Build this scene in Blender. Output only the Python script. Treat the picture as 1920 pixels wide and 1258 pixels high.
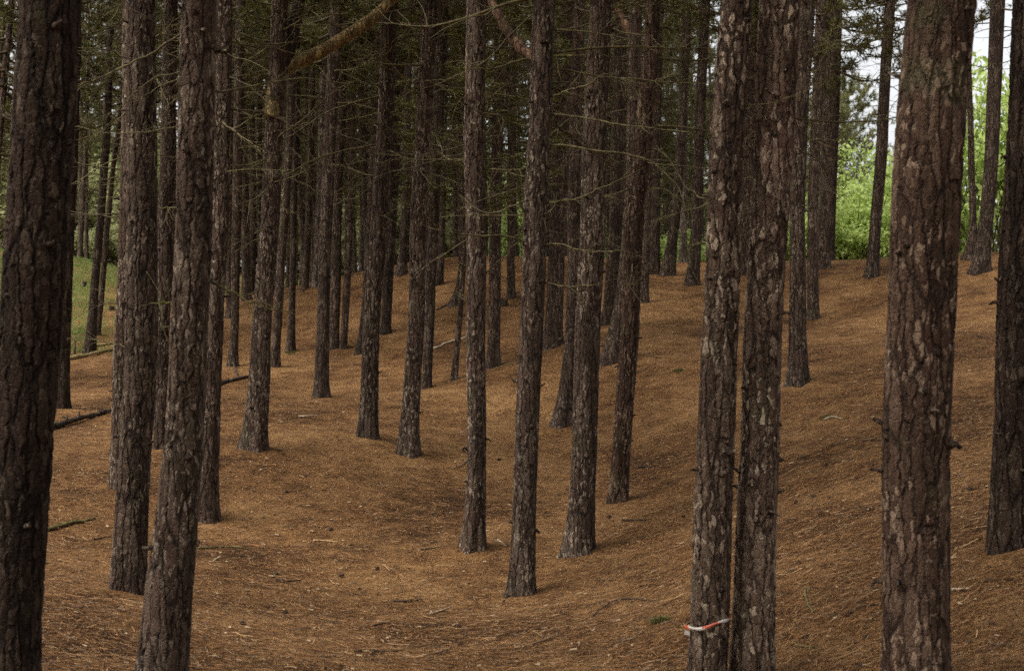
import bpy, math, random
import numpy as np

# ------------------------------------------------------------------ camera, sky, sun, exposure
S = bpy.context.scene
for o in list(bpy.data.objects):
    bpy.data.objects.remove(o)
C = S.collection
R = math.radians
F = 2667.0            # focal length in pixels of the 1920 px wide photograph
CX, CY, CZ = 960.0, 629.0, 2.6
rng = np.random.default_rng(7)
random.seed(7)

cam = bpy.data.objects.new('camera', bpy.data.cameras.new('camera'))
C.objects.link(cam)
cam.location = (0, 0, CZ)
cam.rotation_euler = (R(90), 0, 0)
cam.data.sensor_width = 36.0
cam.data.lens = 36.0 * F / 1920.0
cam.data.clip_start = 0.05
cam.data.clip_end = 6000
cam.data.dof.use_dof = True
cam.data.dof.focus_distance = 16.0
cam.data.dof.aperture_fstop = 3.2
S.camera = cam

SUN_EL, SUN_AZ = R(58), R(-118)      # azimuth from +Y (the view direction) towards +X
w = bpy.data.worlds.new('World')
S.world = w
w.use_nodes = True
nt = w.node_tree
sky = nt.nodes.new('ShaderNodeTexSky')
sky.sky_type = 'NISHITA'
sky.sun_disc = False
sky.sun_elevation = SUN_EL
sky.sun_rotation = SUN_AZ
sky.dust_density = 4.0
hs = nt.nodes.new('ShaderNodeHueSaturation')
hs.inputs['Saturation'].default_value = 0.12
nt.links.new(sky.outputs[0], hs.inputs['Color'])
nt.links.new(hs.outputs[0], nt.nodes['Background'].inputs['Color'])
nt.nodes['Background'].inputs['Strength'].default_value = 0.12

sd = bpy.data.lights.new('sun', 'SUN')
sd.energy = 2.0
sd.angle = R(40)
sd.color = (1.0, 0.93, 0.82)
sun = bpy.data.objects.new('sun', sd)
C.objects.link(sun)
sun.rotation_euler = (R(90) - SUN_EL, 0, math.pi - SUN_AZ)
S.view_settings.view_transform = 'Standard'
S.view_settings.look = 'None'
S.view_settings.gamma = 1.0
S.view_settings.exposure = 1.18
S.render.engine = 'CYCLES'
S.cycles.use_denoising = False
S.cycles.max_bounces = 4
S.cycles.diffuse_bounces = 3
S.cycles.use_adaptive_sampling = True
S.cycles.adaptive_threshold = 0.02
w.cycles.sampling_method = 'MANUAL'
w.cycles.sample_map_resolution = 256
S.cycles.transparent_max_bounces = 4

# ------------------------------------------------------------------ helpers
def W(px, py, d):
    return np.array([(px - CX) / F * d, d, CZ + (CY - py) / F * d])

def mesh(name, verts, faces, mats=(), mi=None, smooth=True):
    """verts Nx3, faces: list of integer arrays (Mx3 or Mx4)"""
    me = bpy.data.meshes.new(name)
    verts = np.asarray(verts, dtype=np.float32)
    faces = [np.asarray(f, dtype=np.int32) for f in faces if len(f)]
    me.vertices.add(len(verts))
    me.vertices.foreach_set('co', verts.ravel())
    loops = np.concatenate([f.ravel() for f in faces])
    tot = np.concatenate([np.full(len(f), f.shape[1], np.int32) for f in faces])
    me.loops.add(len(loops))
    me.loops.foreach_set('vertex_index', loops)
    st = np.concatenate([[0], np.cumsum(tot)[:-1]]).astype(np.int32)
    me.polygons.add(len(tot))
    me.polygons.foreach_set('loop_start', st)
    me.polygons.foreach_set('loop_total', tot)
    for m in mats:
        me.materials.append(m)
    if mi is not None:
        me.polygons.foreach_set('material_index', np.asarray(mi, np.int32))
    if smooth:
        me.polygons.foreach_set('use_smooth', np.ones(len(tot), bool))
    me.update(calc_edges=True)
    return me

class MB:
    def __init__(self):
        self.v, self.q, self.t, self.qm, self.tm, self.n = [], [], [], [], [], 0
    def add(self, v, quads=None, tris=None, m=0):
        v = np.asarray(v, float)
        self.v.append(v)
        if quads is not None and len(quads):
            self.q.append(np.asarray(quads) + self.n); self.qm.append(np.full(len(quads), m))
        if tris is not None and len(tris):
            self.t.append(np.asarray(tris) + self.n); self.tm.append(np.full(len(tris), m))
        self.n += len(v)
    def tube(self, P, rad, sides=6, m=0, cap=True):
        v, q, t = tube(P, rad, sides, cap)
        self.add(v, q, t, m)
    def build(self, name, mats, smooth=True):
        fs, mi = [], []
        if self.q: fs.append(np.concatenate(self.q)); mi.append(np.concatenate(self.qm))
        if self.t: fs.append(np.concatenate(self.t)); mi.append(np.concatenate(self.tm))
        return mesh(name, np.concatenate(self.v), fs, mats, np.concatenate(mi), smooth)

def frames(P):
    T = np.gradient(P, axis=0)
    T /= np.linalg.norm(T, axis=1)[:, None] + 1e-9
    ref = np.array([0., 0., 1.]) if abs(T[0][2]) < 0.8 else np.array([0., 1., 0.])
    U = np.cross(ref[None], T); U /= np.linalg.norm(U, axis=1)[:, None] + 1e-9
    V = np.cross(T, U)
    return T, U, V

def tube(P, rad, sides=6, cap=True):
    P = np.asarray(P, float); rad = np.broadcast_to(rad, (len(P),))
    T, U, V = frames(P)
    a = np.linspace(0, 2*np.pi, sides, endpoint=False)
    v = P[:, None] + rad[:, None, None]*(np.cos(a)[None, :, None]*U[:, None] + np.sin(a)[None, :, None]*V[:, None])
    v = v.reshape(-1, 3)
    i = np.arange(len(P)-1)[:, None]*sides; j = np.arange(sides)[None]; k = (j+1) % sides
    q = np.stack([i+j, i+k, i+sides+k, i+sides+j], -1).reshape(-1, 4)
    t = []
    if cap:
        n = len(v); v = np.concatenate([v, P[:1], P[-1:]])
        b = (len(P)-1)*sides
        jj = np.arange(sides); kk = (jj+1) % sides
        t = np.concatenate([np.stack([kk, jj, np.full(sides, n)], -1), np.stack([b+jj, b+kk, np.full(sides, n+1)], -1)])
    return v, q, t

def smooth_path(P, n):
    """Catmull-Rom through the rows of P (any width), n samples"""
    P = np.asarray(P, float)
    if len(P) == 2:
        return P[0] + (P[1]-P[0])*np.linspace(0, 1, n)[:, None]
    Q = np.concatenate([[2*P[0]-P[1]], P, [2*P[-1]-P[-2]]])
    seg = np.linalg.norm(np.diff(P[:, :3], axis=0), axis=1); s = np.concatenate([[0], np.cumsum(seg)])
    u = np.linspace(0, s[-1], n)
    i = np.clip(np.searchsorted(s, u, side='right')-1, 0, len(P)-2)
    t = ((u - s[i])/(s[i+1]-s[i]+1e-9))[:, None]
    a, b, c, d = Q[i], Q[i+1], Q[i+2], Q[i+3]
    return 0.5*(2*b + (c-a)*t + (2*a-5*b+4*c-d)*t*t + (3*b-a-3*c+d)*t**3)

def obj(name, me, parent=None, loc=(0, 0, 0)):
    o = bpy.data.objects.new(name, me)
    C.objects.link(o)
    o.location = loc
    if parent is not None:
        o.parent = parent
    return o

def tag(o, label, cat, group=None):
    o['label'] = label; o['category'] = cat
    if group: o['group'] = group
    return o

class VNoise:
    def __init__(self, seed, n=64):
        self.g = np.random.default_rng(seed).random((n, n)); self.n = n
    def __call__(self, x, y):
        xi, yi = np.floor(x).astype(int), np.floor(y).astype(int)
        fx, fy = x-xi, y-yi
        fx, fy = fx*fx*(3-2*fx), fy*fy*(3-2*fy)
        g, n = self.g, self.n
        a, b = g[xi % n, yi % n], g[(xi+1) % n, yi % n]
        c, d = g[xi % n, (yi+1) % n], g[(xi+1) % n, (yi+1) % n]
        return (a+(b-a)*fx) + ((c+(d-c)*fx)-(a+(b-a)*fx))*fy - 0.5

# ------------------------------------------------------------------ materials
def newmat(name):
    m = bpy.data.materials.new(name); m.use_nodes = True
    n = m.node_tree
    return m, n, n.nodes['Principled BSDF'], n.nodes['Material Output']

class N:
    """short-hand for building node trees"""
    def __init__(self, nt): self.nt = nt
    def __call__(self, typ, _in=None, **kw):
        x = self.nt.nodes.new('ShaderNode'+typ)
        for k, v in kw.items(): setattr(x, k, v)
        for k, v in (_in or {}).items():
            s = x.inputs[k]
            if isinstance(v, bpy.types.NodeSocket): self.nt.links.new(v, s)
            else: s.default_value = v
        return x
    def math(self, op, a, b=0.0, clamp=False):
        return self('Math', {0: a, 1: b}, operation=op, use_clamp=clamp).outputs[0]
    def rng(self, v, a, b, c=0.0, d=1.0, smooth=True):
        x = self('MapRange', {'Value': v, 'From Min': a, 'From Max': b, 'To Min': c, 'To Max': d})
        x.interpolation_type = 'SMOOTHSTEP' if smooth else 'LINEAR'
        return x.outputs[0]
    def mix(self, f, a, b, blend='MIX'):
        x = self('Mix', data_type='RGBA', blend_type=blend)
        for i, v in ((0, f), (6, a), (7, b)):
            s = x.inputs[i]
            if isinstance(v, bpy.types.NodeSocket): self.nt.links.new(v, s)
            else: s.default_value = v if i == 0 else (*v, 1)
        return x.outputs[2]
    def ramp(self, f, stops):
        x = self('ValToRGB', {0: f}); e = x.color_ramp.elements
        while len(e) < len(stops): e.new(0.5)
        for k, (p, c) in zip(e, stops): k.position = p; k.color = (*c, 1)
        return x.outputs[0]

def bark_material(name, true_disp, disp=0.02, tint=(1, 1, 1), scale=1.0, pale=0.5):
    m, nt, bs, out = newmat(name); n = N(nt)
    tc = n('TexCoord'); oi = n('ObjectInfo')
    off = n('VectorMath', {0: (37.0, 53.0, 71.0), 'Scale': oi.outputs['Random']}, operation='SCALE').outputs[0]
    p = n('VectorMath', {0: tc.outputs['Object'], 1: off}, operation='ADD').outputs[0]
    dist = n('TexNoise', {'Vector': p, 'Scale': 9.0, 'Detail': 4.0, 'Roughness': 0.6})
    dv = n('VectorMath', {0: dist.outputs['Color'], 1: (.5, .5, .5)}, operation='SUBTRACT').outputs[0]
    dv = n('VectorMath', {0: dv, 'Scale': 0.075}, operation='SCALE').outputs[0]
    p1 = n('VectorMath', {0: p, 1: dv}, operation='ADD').outputs[0]
    pa = n('Mapping', {'Vector': p1, 'Scale': (1, 1, 0.135)}).outputs[0]
    pb = n('Mapping', {'Vector': p1, 'Scale': (1, 1, 0.38)}).outputs[0]
    e1 = n('TexVoronoi', {'Vector': pa, 'Scale': 16.5*scale}, feature='DISTANCE_TO_EDGE').outputs['Distance']
    e2 = n('TexVoronoi', {'Vector': pb, 'Scale': 44.0*scale}, feature='DISTANCE_TO_EDGE').outputs['Distance']
    c1 = n('TexVoronoi', {'Vector': pa, 'Scale': 16.5*scale}, feature='F1').outputs['Color']
    c2 = n('TexVoronoi', {'Vector': pb, 'Scale': 44.0*scale}, feature='F1').outputs['Color']
    r1 = n('SeparateColor', {0: c1}).outputs[0]; r2 = n('SeparateColor', {0: c2}).outputs[1]
    fis = n.rng(e1, 0.0, 0.13); fl = n.rng(e2, 0.0, 0.14)
    fine = n('TexNoise', {'Vector': pb, 'Scale': 60.0, 'Detail': 3.0, 'Roughness': 0.65}).outputs[0]
    mid = n('TexNoise', {'Vector': pa, 'Scale': 8.0, 'Detail': 4.0}).outputs[0]
    # plate colour
    v = n.math('ADD', n.math('MULTIPLY', r1, 0.40), n.math('MULTIPLY', r2, 0.34))
    v = n.math('ADD', v, n.math('MULTIPLY', fine, 0.45))
    v = n.math('ADD', v, n.math('MULTIPLY', n.math('SUBTRACT', mid, 0.5), 0.5))
    t = lambda c: tuple(a*b*0.72 for a, b in zip(c, tint))
    col = n.ramp(v, [(0.22, t((0.036, 0.024, 0.017))), (0.52, t((0.084, 0.054, 0.037))), (0.80, t((0.150, 0.106, 0.076))), (1.0, t((0.22, 0.168, 0.125)))])
    pn = n('TexNoise', {'Vector': p, 'Scale': 2.4, 'Detail': 4.0}); patch = pn.outputs[0]
    ps = n('SeparateColor', {0: pn.outputs['Color']}).outputs
    pm = n.math('MULTIPLY', n.rng(r2, 0.66, 0.76), n.rng(patch, 0.42, 0.56))
    pm = n.math('MULTIPLY', n.math('MULTIPLY', pm, fl), pale)
    col = n.mix(pm, col, t((0.37, 0.295, 0.215)))
    red = ps[1]
    col = n.mix(n.math('MULTIPLY', n.rng(red, 0.5, 0.7), 0.35), col, t((0.11, 0.058, 0.044)))
    dark = t((0.026, 0.018, 0.014))
    col = n.mix(n.math('MULTIPLY', n.math('SUBTRACT', 1.0, fis), 0.85), col, dark)
    # lichen
    li = ps[2]
    col = n.mix(n.math('MULTIPLY', n.rng(li, 0.58, 0.72), 0.25), col, (0.075, 0.08, 0.035))
    vr = n.rng(oi.outputs['Random'], 0.0, 1.0, 0.72, 1.18, False)
    col = n('VectorMath', {0: col, 'Scale': vr}, operation='SCALE').outputs[0]
    nt.links.new(col, bs.inputs['Base Color'])
    bs.inputs['Roughness'].default_value = 0.92
    bs.inputs['Specular IOR Level'].default_value = 0.15
    h = n.math('ADD', n.math('MULTIPLY', fis, 0.50), n.math('MULTIPLY', fl, 0.20))
    h = n.math('ADD', h, n.math('MULTIPLY', r2, 0.16))
    h = n.math('ADD', h, n.math('MULTIPLY', fine, 0.22))
    if true_disp:
        d = n('Displacement', {'Height': h, 'Midlevel': 0.85, 'Scale': disp})
        nt.links.new(d.outputs[0], out.inputs['Displacement'])
        m.displacement_method = 'BOTH'
    else:
        b = n('Bump', {'Height': h, 'Distance': disp, 'Strength': 1.0})
        nt.links.new(b.outputs[0], bs.inputs['Normal'])
    return m

def wood_material(name, c1, c2, rough=0.9, scale=14.0, bump=0.003):
    m, nt, bs, out = newmat(name); n = N(nt)
    tc = n('TexCoord'); oi = n('ObjectInfo')
    off = n('VectorMath', {0: (17.0, 23.0, 31.0), 'Scale': oi.outputs['Random']}, operation='SCALE').outputs[0]
    p = n('VectorMath', {0: tc.outputs['Object'], 1: off}, operation='ADD').outputs[0]
    z = n('TexNoise', {'Vector': p, 'Scale': scale, 'Detail': 5.0, 'Roughness': 0.6}).outputs[0]
    col = n.mix(n.rng(z, 0.36, 0.64), c1, c2)
    nt.links.new(col, bs.inputs['Base Color'])
    bs.inputs['Roughness'].default_value = rough
    bs.inputs['Specular IOR Level'].default_value = 0.15
    if bump > 0.005:
        b = n('Bump', {'Height': z, 'Distance': bump})
        nt.links.new(b.outputs[0], bs.inputs['Normal'])
    return m

def leaf_material(name, c1, c2, trans, scale=1.5):
    m, nt, bs, out = newmat(name); n = N(nt)
    g = n('NewGeometry'); oi = n('ObjectInfo')
    f = n.math('ADD', n.math('MULTIPLY', g.outputs['Random Per Island'], 0.8), n.math('MULTIPLY', oi.outputs['Random'], 0.2))
    col = n.mix(f, c1, c2)
    nt.links.new(col, bs.inputs['Base Color'])
    bs.inputs['Roughness'].default_value = 0.6
    bs.inputs['Specular IOR Level'].default_value = 0.3
    tr = n('BsdfTranslucent', {'Color': col})
    mx = n('MixShader', {0: trans, 1: bs.outputs[0], 2: tr.outputs[0]})
    nt.links.new(mx.outputs[0], out.inputs['Surface'])
    return m

def ground_material():
    m, nt, bs, out = newmat('needle_floor'); n = N(nt)
    tc = n('TexCoord'); p = tc.outputs['Object']
    big = n('TexNoise', {'Vector': p, 'Scale': 0.45, 'Detail': 4.0}).outputs[0]
    med = n('TexNoise', {'Vector': p, 'Scale': 3.2, 'Detail': 6.0, 'Roughness': 0.6}).outputs[0]
    fine = n('TexNoise', {'Vector': p, 'Scale': 55.0, 'Detail': 5.0, 'Roughness': 0.8}).outputs[0]
    dis = n('TexNoise', {'Vector': p, 'Scale': 6.0, 'Detail': 2.0})
    pd = n('VectorMath', {0: p, 1: n('VectorMath', {0: dis.outputs['Color'], 'Scale': 0.35}, operation='SCALE').outputs[0]}, operation='ADD').outputs[0]
    st = None
    for a, sc in ((15, (22, 170, 40)), (-52, (20, 160, 40))):
        mp = n('Mapping', {'Vector': pd, 'Rotation': (0, 0, R(a)), 'Scale': sc}).outputs[0]
        x = n('TexNoise', {'Vector': mp, 'Scale': 1.0, 'Detail': 3.0, 'Roughness': 0.6}).outputs[0]
        st = x if st is None else n.math('MAXIMUM', st, x)
    v = n.math('ADD', n.math('MULTIPLY', st, 0.55), n.math('SUBTRACT', n.math('MULTIPLY', fine, 0.95), 0.27))
    v = n.math('ADD', v, n.math('MULTIPLY', n.math('SUBTRACT', med, 0.5), 0.55))
    v = n.math('ADD', v, n.math('MULTIPLY', n.math('SUBTRACT', big, 0.5), 0.75))
    sp = n('TexNoise', {'Vector': p, 'Scale': 24.0, 'Detail': 4.0, 'Roughness': 0.7}).outputs[0]
    v = n.math('ADD', v, n.math('MULTIPLY', n.math('SUBTRACT', sp, 0.5), 0.75))
    col = n.ramp(v, [(0.28, (0.034, 0.016, 0.007)), (0.42, (0.118, 0.057, 0.022)), (0.56, (0.212, 0.108, 0.042)), (0.76, (0.37, 0.212, 0.092))])
    tan = n('TexNoise', {'Vector': p, 'Scale': 0.8, 'Detail': 5.0}).outputs[0]
    col = n.mix(n.math('MULTIPLY', n.rng(tan, 0.52, 0.70), 0.35), col, (0.25, 0.14, 0.056))
    moss = n('TexNoise', {'Vector': p, 'Scale': 1.9, 'Detail': 6.0, 'Roughness': 0.7}).outputs[0]
    col = n.mix(n.math('MULTIPLY', n.rng(moss, 0.66, 0.76), 0.22), col, (0.09, 0.085, 0.022))
    at = n('Attribute', attribute_name='grass')
    gm = n.math('ADD', at.outputs['Fac'], n.math('MULTIPLY', n.math('SUBTRACT', med, 0.5), 1.8), clamp=False)
    gm = n.rng(n.math('MULTIPLY', gm, n.rng(at.outputs['Fac'], 0.0, 0.15)), 0.75, 1.25)
    gcol = n.mix(n.rng(fine, 0.35, 0.65), (0.070, 0.095, 0.022), (0.15, 0.175, 0.045))
    col = n.mix(gm, col, gcol)
    nt.links.new(col, bs.inputs['Base Color'])
    bs.inputs['Roughness'].default_value = 0.95
    bs.inputs['Specular IOR Level'].default_value = 0.1
    hh = n.math('ADD', n.math('MULTIPLY', st, 0.5), n.math('ADD', n.math('MULTIPLY', fine, 0.6), n.math('ADD', n.math('MULTIPLY', med, 1.2), n.math('MULTIPLY', sp, 0.7))))
    b = n('Bump', {'Height': hh, 'Distance': 0.05, 'Strength': 1.0})
    nt.links.new(b.outputs[0], bs.inputs['Normal'])
    return m

M = {}
M['bark'] = bark_material('pine_bark', True, 0.024, pale=0.6)
M['bark_pale'] = bark_material('pale_flaking_bark', True, 0.026, tint=(1.65, 1.62, 1.58), pale=0.8)
M['bark_mid'] = bark_material('pine_bark_mid', True, 0.022, pale=0.85)
M['bark_far'] = bark_material('pine_bark_far', False, 0.025, pale=0.55)
M['bark_vignette'] = bark_material('vignette_pine_bark', True, 0.028, tint=(0.54, 0.51, 0.49), pale=0.45, scale=0.85)  # darker tint puts the lens vignette's edge dimming into the bark colour
M['bark_red'] = bark_material('reddish_pine_bark', True, 0.022, tint=(0.76, 0.67, 0.62), pale=0.8, scale=0.95)
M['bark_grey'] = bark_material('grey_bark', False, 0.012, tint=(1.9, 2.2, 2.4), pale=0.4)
M['twig'] = wood_material('dead_twig', (0.055, 0.044, 0.021), (0.130, 0.107, 0.050))
M['twig_dark'] = wood_material('dark_twig', (0.045, 0.034, 0.022), (0.10, 0.080, 0.046))
M['moss_limb'] = bark_material('mossy_bark', False, 0.006, tint=(2.5, 2.55, 1.5), pale=0.1)
M['red_limb'] = bark_material('reddish_bark', False, 0.010, tint=(1.7, 1.4, 1.2), pale=0.1)
M['pale_stick'] = wood_material('pale_stick', (0.24, 0.185, 0.12), (0.40, 0.32, 0.22), scale=20)
M['mid_stick'] = wood_material('brown_stick', (0.10, 0.062, 0.036), (0.21, 0.14, 0.085), scale=20)
M['dark_stick'] = wood_material('dark_stick', (0.030, 0.020, 0.014), (0.070, 0.045, 0.030), scale=20)
M['moss_stick'] = wood_material('moss_stick', (0.050, 0.045, 0.016), (0.13, 0.105, 0.04), scale=12)
M['tan_log'] = wood_material('barkless_log', (0.21, 0.155, 0.062), (0.36, 0.28, 0.135), scale=9)
M['needle_a'] = wood_material('straw_needle', (0.27, 0.165, 0.080), (0.36, 0.23, 0.12), scale=3)
M['needle_b'] = wood_material('rust_needle', (0.19, 0.092, 0.036), (0.27, 0.14, 0.058), scale=3)
M['needle_c'] = wood_material('brown_needle', (0.065, 0.032, 0.015), (0.12, 0.060, 0.028), scale=3)
M['chip'] = wood_material('bark_chip', (0.20, 0.14, 0.08), (0.34, 0.25, 0.15), scale=6)
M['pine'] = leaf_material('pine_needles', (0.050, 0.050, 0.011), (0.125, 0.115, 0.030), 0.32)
M['pine_lit'] = leaf_material('sunlit_pine_needles', (0.12, 0.135, 0.050), (0.27, 0.26, 0.11), 0.40)  # lighter copy of the pine needles, sunlight put into the colour
M['leaf'] = leaf_material('broad_leaf', (0.27, 0.38, 0.075), (0.54, 0.64, 0.23), 0.52)
M['leaf_pale'] = leaf_material('scrub_leaf', (0.18, 0.20, 0.075), (0.36, 0.36, 0.16), 0.40)
M['grass'] = leaf_material('grass_blade', (0.095, 0.15, 0.030), (0.22, 0.26, 0.075), 0.40)
M['moss'] = leaf_material('moss', (0.085, 0.080, 0.022), (0.17, 0.15, 0.045), 0.2)
M['cone'] = wood_material('cone_scale', (0.026, 0.017, 0.012), (0.070, 0.045, 0.030), scale=60)
def plain(name, c, r=0.5):
    m, nt, bs, out = newmat(name); n = N(nt)
    z = n('TexNoise', {'Scale': 30.0, 'Detail': 3.0}).outputs[0]
    nt.links.new(n.mix(n.rng(z, .3, .7), tuple(x*.8 for x in c), c), bs.inputs['Base Color'])
    bs.inputs['Roughness'].default_value = r
    return m
M['tape_red'] = plain('tape_red', (0.48, 0.085, 0.035), 0.5)
M['tape_white'] = plain('tape_white', (0.50, 0.45, 0.40), 0.5)

# ------------------------------------------------------------------ terrain
CP = [(240,1118,12.9),(975,1125,15),(1085,1045,16),(885,1035,16.6),(1890,1035,10.3),(390,980,17.6),(1160,950,18.8),
      (475,847,20.5),(766,858,21.5),(688,825,22),(603,750,26.5),(1055,803,24.5),(800,732,28),(1497,725,23),(1143,685,27),
      (925,693,29),(1035,655,28.5),(626,660,34),(1524,600,33),(1545,505,37),(1635,522,35.5),(1838,510,33),(1297,538,36.5),
      (850,483,42),(970,482,42),(660,517,41),(590,545,40.5),(520,580,39),(1100,488,41),(1240,517,39.5),(1450,489,40.5),(1600,487,40.5),
      (1750,482,39),(1860,470,37),(300,1258,9.7),(960,1258,11.0),(1325,1290,9.6),(1720,1290,8.2),(1800,1100,9.9),(1550,1258,9.4),
      (1550,1000,13),(1550,850,17.3),(1800,800,17),(1800,650,24.5),(1330,700,25.5),(1300,900,18.8),(1240,1100,14),(100,1100,12.2),
      (50,1258,8.6),(150,900,18.6),(160,800,23),(115,770,25),(170,672,33.5),(300,740,28.5),(436,690,32),(600,1100,14.6),(650,950,18.4),
      (960,625,32.5),(958,563,36.5),(180,655,36),(180,560,46),(170,490,56),(1250,560,35)]
A = [W(*c) - np.array([0, 0, CZ]) for c in CP]
A += [np.array(p, float) for p in [(0,52,1.0),(-10,56,.3),(12,55,1.2),(0,72,1.6),(22,72,1.2),(-26,72,4.0),(-36,55,4.2),(0,95,3.0),(-30,95,5.5),(30,95,2.5),
      (-10,10,-1.8),(-15,25,-1.2),(12,12,-1.0),(20,25,.6),(26,40,2.0),(34,60,1.6),(0,0,-1.6),(0,-8,-1.4),(-14,0,-1.6),(14,0,-1.2)]]
A = np.array(A)
def _k(r2): return 0.5*r2*np.log(r2+1e-9)
def tps_fit(P, z, lam):
    n = len(P); r2 = ((P[:, None]-P[None])**2).sum(-1)
    K = _k(r2) + lam*np.eye(n); Q = np.c_[np.ones(n), P]
    L = np.block([[K, Q], [Q.T, np.zeros((3, 3))]])
    return np.linalg.solve(L, np.r_[z, 0, 0, 0])
_P = A[:, :2]/10.0
_w = tps_fit(_P, A[:, 2], 0.02)
_n1, _n2, _n3 = VNoise(1), VNoise(2), VNoise(3)
def tps(x, y):
    q = np.stack([x, y], -1)/10.0
    out = np.full(x.shape, _w[-3]) + q[..., 0]*_w[-2] + q[..., 1]*_w[-1]
    for i in range(len(_P)):
        out = out + _w[i]*_k(((q-_P[i])**2).sum(-1))
    return out
def ground_z(x, y):
    x = np.asarray(x, float); y = np.asarray(y, float)
    r = np.hypot(x, y-40)
    f = np.clip((r-55)/60, 0, 1); f = f*f*(3-2*f)
    z = np.clip(tps(np.clip(x, -60, 60), np.clip(y, -25, 110)), -4, 8)*(1-f) + 3.0*f
    z = z + 0.12*_n1(x/2.3+9, y/2.3+4)*(1-f) + 0.07*_n2(x/0.8, y/0.8)*(1-f)
    return z + CZ
def hit(px, py, d0=6.0, d1=75.0):
    """first point of the ground on the line of sight"""
    d = np.arange(d0, d1, 0.05)
    g = ground_z((px-CX)/F*d, d); r = CZ + (CY-py)/F*d
    k = np.nonzero(r < g)[0]
    return float(d[k[0]]) if len(k) else None
def grass_mask(x, y):
    e = -0.27*y - 0.2          # the grassy slope lies to the side of the pine hill
    m = np.clip((e - x + 0.9)/1.8, 0, 1)*np.clip((y-34.2)/1.6, 0, 1)
    far = np.clip((y-47)/6, 0, 1)
    return np.maximum(m, far)

def spaced(a, b, step, far, n=26):
    core = np.arange(a, b+1e-6, step)
    g = np.geomspace(step*2, far, n)
    return np.concatenate([(a-g)[::-1], core, b+g])
xs = spaced(-16, 18, 0.16, 1500); ys = spaced(-4, 48, 0.16, 1800)
GX, GY = np.meshgrid(xs, ys)
GZ = ground_z(GX, GY)
core = (np.abs(GX) < 19) & (GY < 50)
GZ = GZ + np.where(core, 0.025*_n3(GX/0.3, GY/0.3), 0)
nx, ny = len(xs), len(ys)
ii = np.arange(ny-1)[:, None]*nx + np.arange(nx-1)[None]
gq = np.stack([ii, ii+1, ii+nx+1, ii+nx], -1).reshape(-1, 4)
gm = mesh('ground', np.stack([GX, GY, GZ], -1).reshape(-1, 3), [gq], [ground_material()])
ga = gm.attributes.new('grass', 'FLOAT', 'POINT')
ga.data.foreach_set('value', grass_mask(GX, GY).ravel().astype(np.float32))
ground = obj('ground', gm); ground['kind'] = 'structure'

# ------------------------------------------------------------------ shared pieces: dead branches, crowns
def rand_path(L, n, bend, up, r):
    """a kinked path leaving the origin along +X"""
    P = np.zeros((n, 3)); dirv = np.array([1., 0, up])
    for i in range(1, n):
        dirv = dirv + r.normal(0, bend, 3) + np.array([0, 0, 0.05*(i/n)])
        dirv /= np.linalg.norm(dirv)
        P[i] = P[i-1] + dirv*L/(n-1)
    return P
def dead_branch(r, L=1.0, rad=0.011, twigs=6, mb=None, m=0):
    mb = mb or MB()
    P = rand_path(L, 10, 0.13, r.uniform(-0.25, 0.2), r)
    P[0, 0] = -0.04
    mb.tube(P, np.linspace(rad, rad*0.25, 10), 5, m, False)
    for k in range(twigs):
        i = r.integers(2, 9); l = L*r.uniform(0.14, 0.5)*(1-0.06*i)
        Q = rand_path(l, 6, 0.22, 0, r)
        a = r.uniform(0.45, 1.15)*r.choice([-1, 1]); e = r.normal(0, 0.5)
        ca, sa = math.cos(a), math.sin(a)
        Rz = np.array([[ca, -sa, 0], [sa, ca, 0], [0, 0, 1]])
        ce, se = math.cos(e), math.sin(e)
        Rx = np.array([[1, 0, 0], [0, ce, -se], [0, se, ce]])
        d = P[i]-P[i-1]; yaw = math.atan2(d[1], d[0]); pit = math.asin(max(-1, min(1, d[2]/np.linalg.norm(d))))
        cy, sy = math.cos(yaw), math.sin(yaw); cp, sp = math.cos(-pit), math.sin(-pit)
        B = np.array([[cy, -sy, 0], [sy, cy, 0], [0, 0, 1]]) @ np.array([[cp, 0, sp], [0, 1, 0], [-sp, 0, cp]])
        Q = Q @ (B @ Rx @ Rz).T + P[i]
        r0 = rad*(0.55-0.03*i)
        mb.tube(Q, np.linspace(r0, max(r0*0.3, 0.0012), 6), 3, m, False)
    return mb
rb = np.random.default_rng(11)
DEAD = [dead_branch(rb, 1.0, rb.uniform(.006, .0095), int(rb.integers(5, 14))).build('branch', [M['twig']]) for _ in range(12)]
DEAD_D = []
for me in DEAD[:6]:
    c = me.copy(); c.materials.clear(); c.materials.append(M['twig_dark']); DEAD_D.append(c)

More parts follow.
